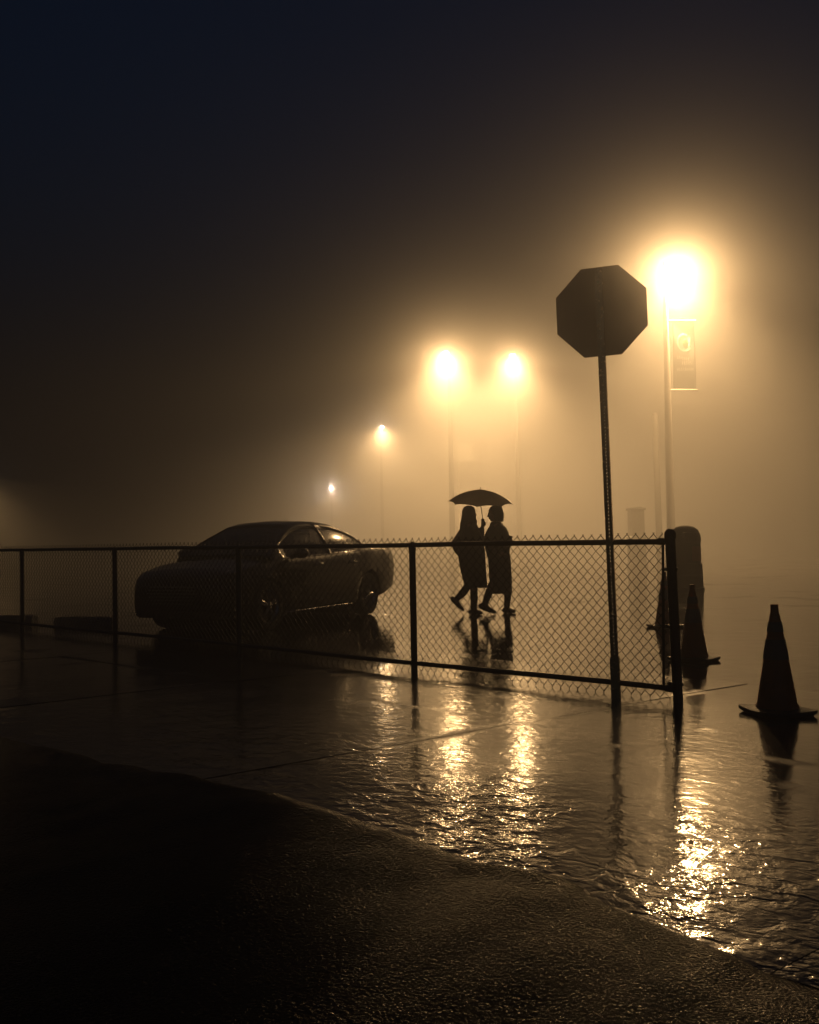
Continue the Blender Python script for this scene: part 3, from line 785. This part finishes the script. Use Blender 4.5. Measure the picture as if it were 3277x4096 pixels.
        mb = MB(); mb.sphere((2.06,sg*.575,.665), (.17,.15,.055), 16, 10, Matrix.Rotation(sg*R(-32),3,'Z')); mb.build('headlight', M['lens'], root, True)
        mb = MB(); mb.sphere((-2.33,sg*.60,.86), (.10,.18,.07), 16, 10, Matrix.Rotation(sg*R(20),3,'Z')); mb.build('tail_light', M['red_lens'], root, True)
    mb = MB()
    for i in range(6): mb.box((2.315,0,.40+.042*i), (.03,.80-.05*abs(i-3),.014))
    mb.build('grille', M['trim'], root)
    mb = MB(); mb.box((-2.455,0,.74), (.012,.32,.16)); mb.build('licence_plate', M['plate'], root)
    # --- seats seen through the glass
    for x, y in ((.15,.37),(.15,-.37),(-.85,.38),(-.85,-.38)):
        mb = MB(); mm = Matrix.Rotation(R(-14), 3, 'Y')
        mb.box((x,y,.60), (.52,.50,.22)); mb.box((x-.28,y,.88), (.14,.48,.56), mm); mb.box((x-.37,y,1.20), (.09,.26,.17), mm)
        o = mb.build('seat', M['seat'], root, fix=True)
        bv = o.modifiers.new('soft', 'BEVEL'); bv.width = .04; bv.segments = 3
    mb = MB(); mb.box((.95,0,.86), (.45,1.35,.16)); mb.build('dashboard', M['black'], root)
    # --- wheels
    def wheel():
        e = bpy.data.objects.new('wheel', None)
        mb = MB(); mt = Matrix.Rotation(R(90), 3, 'X')
        mb.lathe([(.225,-.10),(.285,-.112),(.318,-.098),(.327,-.06),(.327,.06),(.318,.098),(.285,.112),(.225,.10),(.215,.0)], n=40, m=mt, cap0=False, cap1=False)
        vs, fs = mb.v, mb.f; n = 40; fs += [(8*n+j, 8*n+(j+1)%n, (j+1)%n, j) for j in range(n)]
        mb.v, mb.f = vs, fs
        me = mb.build('tyre', M['rubber'], None, 'angle')
        rb = MB(); rb.lathe([(.226,-.092),(.212,-.082),(.205,.06),(.226,.092)], n=40, m=mt, cap0=False, cap1=False)
        for k in range(5):
            for s2 in (-.13, .13):
                a = 2*math.pi*k/5+.2
                p0 = Vector((.05*math.cos(a+s2*.8), -.078, .05*math.sin(a+s2*.8))); p1 = Vector((.213*math.cos(a+s2), -.070, .213*math.sin(a+s2)))
                rb.tube([p0, (p0+p1)/2+Vector((0,-.012,0)), p1], [.020,.015,.014], 6)
        rb.lathe([(.062,.055),(.062,.085),(.045,.095),(.0,.097)], n=18, m=mt, cap1=False)
        ri = rb.build('rim', M['rim'], None, 'angle')
        rd = MB(); rd.lathe([(.0,.02),(.17,.02),(.17,.035),(.0,.035)], n=24, m=mt, cap0=False, cap1=False); di = rd.build('brake_disc', M['dark_metal'], None, 'angle')
        return me, ri, di
    parts = wheel()
    first = True
    for cx in (XR, XF):
        for sg in (1, -1):
            w = bpy.data.objects.new('wheel', None); col.objects.link(w); w.parent = root
            w.location = (cx, sg*.775, .327); w.rotation_euler = (0, R(17*cx+40*sg), R(180) if sg > 0 else 0)
            for p in parts:
                c = p if first else p.copy()
                if not first: col.objects.link(c)
                c.parent = w
            first = False
car()

# ------------------------------------------------------------------ wheel stops
def wheel_stop(loc, rz, L, label):
    mb = MB(); n = 12; rings = []
    for i in range(n+1):
        x = -L/2+L*i/n; e = 1-.10*max(0, abs(2*i/n-1)-.75)/.25
        j = .006*fbm(x*6, loc[0], 3.)
        rings.append([Vector((x,y*e,z*e+j)) for y, z in ((-.10,0),(-.095,.10),(-.06,.145),(.06,.145),(.095,.10),(.10,0))])
    mb.ring_loft(rings); o = mb.build('wheel_stop', M['concrete'], None, 'angle'); o.location = loc; o.rotation_euler = (0,0,rz)
    tag(o, label, 'wheel stop', 'concrete wheel stops behind the fence')
wheel_stop((-4.72,14.15,-.012), R(-12), .92, 'short concrete wheel stop between the car and the other stop')
wheel_stop((-6.15,14.75,-.012), R(-14), 1.05, 'concrete wheel stop farther from the car, cut by the edge of the photo')

# ------------------------------------------------------------------ bin, pillar and slim post near the street lamp
def litter_bin():
    root = empty('litter_bin', (5.93,21.,-.012), R(15), 'dome topped litter bin with a red side panel behind the cones', 'litter bin')
    root.scale = (1.22, 1.22, 1.02)
    mb = MB(); mb.lathe([(.31,0),(.31,.05),(.295,.07),(.285,.55),(.262,.58),(.262,1.02)], n=32); b = mb.build('bin_body', M['bin'], root, 'angle')
    mb = MB(); mb.lathe([(.272,1.02),(.276,1.06),(.262,1.16),(.225,1.27),(.15,1.335),(.06,1.36),(.0,1.362)], n=32); d = mb.build('dome_lid', M['bin'], root, 'angle')
    for z in (.30,.98):
        mb = MB(); mb.lathe([(.288,z),(.296,z+.005),(.296,z+.03),(.288,z+.035)] if z < .5 else [(.262,z),(.270,z+.005),(.270,z+.03),(.262,z+.035)], n=32, cap0=False, cap1=False)
        mb.build('hoop', M['dark_metal'], root, 'angle')
    mb = MB()
    vs = []; 
    for i in range(9):
        a = R(-95)+R(50)*i/8
        for z in (.55+.06, .92): vs.append(Vector((.268*math.cos(a), .268*math.sin(a), z)))
    mb.add(vs, [(2*i,2*i+2,2*i+3,2*i+1) for i in range(8)]); o = mb.build('side_panel', M['bin_red'], root); md = o.modifiers.new('t','SOLIDIFY'); md.thickness = .006; md.offset = 1
    mb = MB(); mb.box((-.05,-.235,1.15), (.24,.05,.12), Matrix.Rotation(R(12),3,'X')); mb.build('lid_flap', M['black'], root)
litter_bin()

def pillar():
    root = empty('pillar', (8.84,38.,-.012), R(8), 'square capped dark pillar standing faint in the fog', 'pillar')
    root.scale = (1.55, 1.55, 1.22)
    mb = MB(); w = .165
    mb.ring_loft([[Vector((x*k,y*k,z)) for x, y in ((-w,-w),(w,-w),(w,w),(-w,w))] for k, z in ((1.25,0),(1.25,.10),(1.10,.12),(1.10,.95),(.95,.98),(.95,1.80))])
    mb.build('shaft', M['dark_metal'], root)
    mb = MB(); mb.ring_loft([[Vector((x*k,y*k,z)) for x, y in ((-w,-w),(w,-w),(w,w),(-w,w))] for k, z in ((1.08,1.80),(1.14,1.82),(1.14,1.87),(.5,1.915))])
    mb.build('cap', M['dark_metal'], root)
pillar()
def slim_post():
    root = empty('sign_post', (9.74,38.,-.012), 0, 'slim dark post standing in the fog beside the street lamp pole', 'post')
    mb = MB(); mb.tube([(0,0,0),(-.07,0,5.95)], [.13,.11], 12); mb.build('pole', M['dark_metal'], root, 'angle')
    mb = MB(); mb.lathe([(.15,0),(.15,.03),(.11,.06)], n=14); mb.build('base_collar', M['dark_metal'], root, 'angle')
    mb = MB(); mb.sphere((-.07,0,5.95),(.11,.11,.05),12,8); mb.build('cap', M['dark_metal'], root, True)
slim_post()

# ------------------------------------------------------------------ street lamps
LCOL = (1.0, .60, .25)
def street_lamp(head_pos, pole_xy, power, label, bulb=40., cone_=146., up=.055, group='street lamps along the foggy road'):
    hx, hy, hz = head_pos; px, py = pole_xy
    root = empty('street_lamp', (px, py, -.012), 0, label, 'street lamp', group)
    k = hz/10.
    mb = MB(); mb.tube([(0,0,0),(0,0,.5),(0,0,hz*.55),(0,0,hz+.05)], [.17*k**.3,.15*k**.3,.115*k**.3,.075], 16); mb.build('pole', M['pole_paint'] if hy < 40 else M['unlit_pole'], root, 'angle')
    mb = MB(); mb.lathe([(.26,0),(.26,.06),(.21,.10),(.21,.85),(.17,.95)], n=16); mb.build('base_shroud', M['dark_metal'], root, 'angle')
    d = Vector((hx-px, hy-py, 0)); hl = d.length; dn = d.normalized()
    mb = MB(); mb.tube([(0,0,hz-.1), tuple(dn*hl*.4+Vector((0,0,hz+.10))), tuple(dn*max(.05,hl-.18)+Vector((0,0,hz+.12)))], [.045,.04,.035], 10); mb.build('arm', M['unlit_pole'], root, 'angle')
    a = math.atan2(dn.y, dn.x); rz = Matrix.Rotation(a, 3, 'Z'); c = dn*hl+Vector((0,0,hz))
    mb = MB(); L, W = .34, .17
    mb.ring_loft([[c+rz@Vector((x*kx,y*ky,z)) for x, y in ((-L,-W*.7),(-L*.6,-W),(L*.7,-W),(L,-W*.5),(L,W*.5),(L*.7,W),(-L*.6,W),(-L,W*.7))] for kx, ky, z in ((1,1,.045),(1,1,.10),(.85,.75,.16),(.4,.35,.18))])
    hd = mb.build('lamp_head', M['dark_metal'], root, 'angle')
    mb = MB(); mb.sphere(c+Vector((0,0,.03)), (.20,.13,.075), 18, 10, rz)
    m = mat('lit_lamp_lens', (.8,.7,.5), .3, emit=(1., .88, .70), estr=bulb); mb.build('lens', m, hd, True)
    for nm, en, ty in (('lamp_light', power, 'SPOT'), ('lamp_glow', power*up, 'GLOW')):
        ld = bpy.data.lights.new(nm, 'SPOT'); ld.energy = en; ld.color = LCOL; ld.shadow_soft_size = .16
        ld.spot_size = R(cone_ if ty == 'SPOT' else (164. if hy < 40 else 170.)); ld.spot_blend = 1. if ty == 'SPOT' else .1
        lo = bpy.data.objects.new(nm, ld); col.objects.link(lo); lo.parent = hd
        lo.location = c + Vector((0,0,-.26)) if ty == 'SPOT' else c + Vector((0,0,-.27))
    return root
PW = 54000.
street_lamp((9.207,32.8,10.4), (8.80,32.8), PW*.75, 'brightest tall street lamp, beside the octagonal sign, with a banner on its pole', 60, up=.095, cone_=132.)
street_lamp((1.998,49.2,10.65), (2.25,51.6), PW*1.25, 'tall street lamp on the car side of the glowing pair above the umbrella', 90, up=.043, cone_=146.)
street_lamp((5.481,50.2,10.65), (5.9,52.6), PW*1.0, 'tall street lamp on the sign side of the glowing pair above the umbrella', 90, up=.043, cone_=146.)
street_lamp((-2.121,79.4,10.5), (-2.3,81.9), PW*1.0, 'street lamp glowing small and white between the glowing pair and the car roof', 1200, up=.10)
street_lamp((-7.591,95.,6.42), (-7.75,96.8), PW*.4, 'farthest low street lamp, a tiny pale disc above the car roof', 4500, up=.002)
street_lamp((-27.2,60.,6.0), (-27.6,61.8), PW*.25, 'low street lamp glowing at the edge of the photo beyond the wheel stops', 60)

def banner():
    root = empty('banner', (8.80, 32.8, 0), R(6), 'dark vertical street banner with pale emblem and lettering on a lamp pole', 'banner')
    mb = MB(); x0, x1, z0, z1 = .22, 1.0, 6.12, 8.45
    n = 10; vs = []
    for i in range(n+1):
        for j in range(25):
            x = x0+(x1-x0)*i/n; z = z0+(z1-z0)*j/24
            vs.append((x, .03*math.sin(3*x+2.1*z), z))
    mb.add(vs, [(i*25+j,(i+1)*25+j,(i+1)*25+j+1,i*25+j+1) for i in range(n) for j in range(24)])
    cl = mb.build('cloth', M['banner'], root, True); md = cl.modifiers.new('t','SOLIDIFY'); md.thickness = .006
    def yy(x, z): return .03*math.sin(3*x+2.1*z)-.012
    mb = MB()
    for i in range(24):      # broken ring emblem
        a = R(60+250*i/23); b = R(60+250*(i+1)/23)
        q = [(.62+r*math.cos(t)*.85, 7.72+r*math.sin(t)) for r, t in ((.25,a),(.32,a),(.32,b),(.25,b))]
        mb.add([(x, yy(x,z), z) for x, z in q], [(0,1,2,3)])
    mb.add([(.74,yy(.74,7.55),7.55),(.82,yy(.82,7.6),7.6),(.84,yy(.84,7.95),7.95),(.76,yy(.76,7.95),7.95)], [(0,1,2,3)])
    rs = random.Random(3)
    for zc, xa, xb, hgt, sl in ((7.22,.36,.78,.13,.05),(7.02,.52,.90,.15,0),(6.80,.36,.94,.12,0)):
        x = xa
        while x < xb:
            w = rs.uniform(.03,.05); hh = hgt*rs.uniform(.7,1.); zz = zc-(x-xa)*sl*4
            mb.add([(x,yy(x,zz),zz-hh/2),(x+w*.6,yy(x,zz),zz-hh/2),(x+w*.8,yy(x,zz),zz+hh/2),(x+w*.2,yy(x,zz),zz+hh/2)], [(0,1,2,3)]); x += w+.022
    mb.build('print', M['banner_mark'], cl)
    mb = MB(); mb.sphere((.66,yy(.66,7.7),7.68),(.10,.006,.16),12,8); mb.build('print', M['banner_warm'], cl)
    for z in (6.10, 8.47):
        mb = MB(); mb.tube([(.08,0,z),(1.04,0,z)], .032, 8); mb.build('banner_arm', M['pole_paint'], root, 'angle')
banner()

def far_sign():
    root = empty('road_sign', (3.05,60.,-.012), 0, 'pale rectangular sign board almost lost in the fog above the umbrella', 'road sign')
    mb = MB(); mb.tube([(0,0,0),(0,0,7.1)], .07, 10); mb.build('post', M['pole_paint'], root, 'angle')
    mb = MB(); mb.box((0.1,-.11,6.6), (1.7,.04,1.1)); mb.build('board', M['banner_mark'], root)
far_sign()

# ------------------------------------------------------------------ fog
def haze():
    mb = MB(); mb.box((0, 78, 5.1), (320, 184, 12.6))
    o = mb.build('haze', None); m = bpy.data.materials.new('fog'); m.use_nodes = True; nt = m.node_tree
    nt.nodes.remove(nt.nodes['Principled BSDF'])
    sh = None
    for dens, g in ((.014, .945), (.005, .82), (.016, .12)):     # droplets scatter in a sharp forward lobe, a softer one and a broad one
        v = nt.nodes.new('ShaderNodeVolumePrincipled'); v.inputs['Color'].default_value = (.95,.94,.93,1); v.inputs['Density'].default_value = dens
        v.inputs['Anisotropy'].default_value = g
        if sh is None: sh = v
        else:
            ad = nt.nodes.new('ShaderNodeAddShader'); nt.links.new(sh.outputs[0], ad.inputs[0]); nt.links.new(v.outputs[0], ad.inputs[1]); sh = ad
    nt.links.new(sh.outputs[0], nt.nodes['Material Output'].inputs['Volume'])
    o.data.materials.append(m); tag(o, kind='stuff')
haze()

# ------------------------------------------------------------------ night sky
w = bpy.data.worlds.new('World'); scene.world = w; w.use_nodes = True; nt = w.node_tree
bg = nt.nodes['Background']
sky = nt.nodes.new('ShaderNodeTexSky'); sky.sky_type = 'NISHITA'; sky.sun_disc = False; sky.sun_elevation = R(-2.5); sky.sun_rotation = R(180)
mx = nt.nodes.new('ShaderNodeMix'); mx.data_type = 'RGBA'; mx.blend_type = 'MULTIPLY'; mx.inputs[0].default_value = 1.
mx.inputs[7].default_value = (.20,.55,1.15,1)
nt.links.new(sky.outputs[0], mx.inputs[6]); nt.links.new(mx.outputs[2], bg.inputs['Color']); bg.inputs['Strength'].default_value = .12

# ------------------------------------------------------------------ camera
cd = bpy.data.cameras.new('camera'); cam = bpy.data.objects.new('camera', cd); col.objects.link(cam)
cd.sensor_fit = 'HORIZONTAL'; cd.sensor_width = 28.8; cd.lens = 2050/1725*28.8; cd.clip_end = 1500; cd.clip_start = .05
cam.matrix_world = Matrix.Translation((0,0,1.15)) @ Matrix.Rotation(R(91.7),4,'X') @ Matrix.Rotation(R(-1.0),4,'Z')
scene.camera = cam

scene.view_settings.view_transform = 'Standard'; scene.view_settings.look = 'None'
scene.view_settings.exposure = 0; scene.view_settings.gamma = 1
scene.render.engine = 'CYCLES'
cy = scene.cycles
cy.max_bounces = 8; cy.diffuse_bounces = 2; cy.glossy_bounces = 3; cy.transmission_bounces = 4; cy.volume_bounces = 0; cy.transparent_max_bounces = 12
cy.sample_clamp_indirect = 4; cy.sample_clamp_direct = 0
cy.use_denoising = True; cy.denoiser = 'OPENIMAGEDENOISE'
cy.caustics_reflective = False; cy.caustics_refractive = False
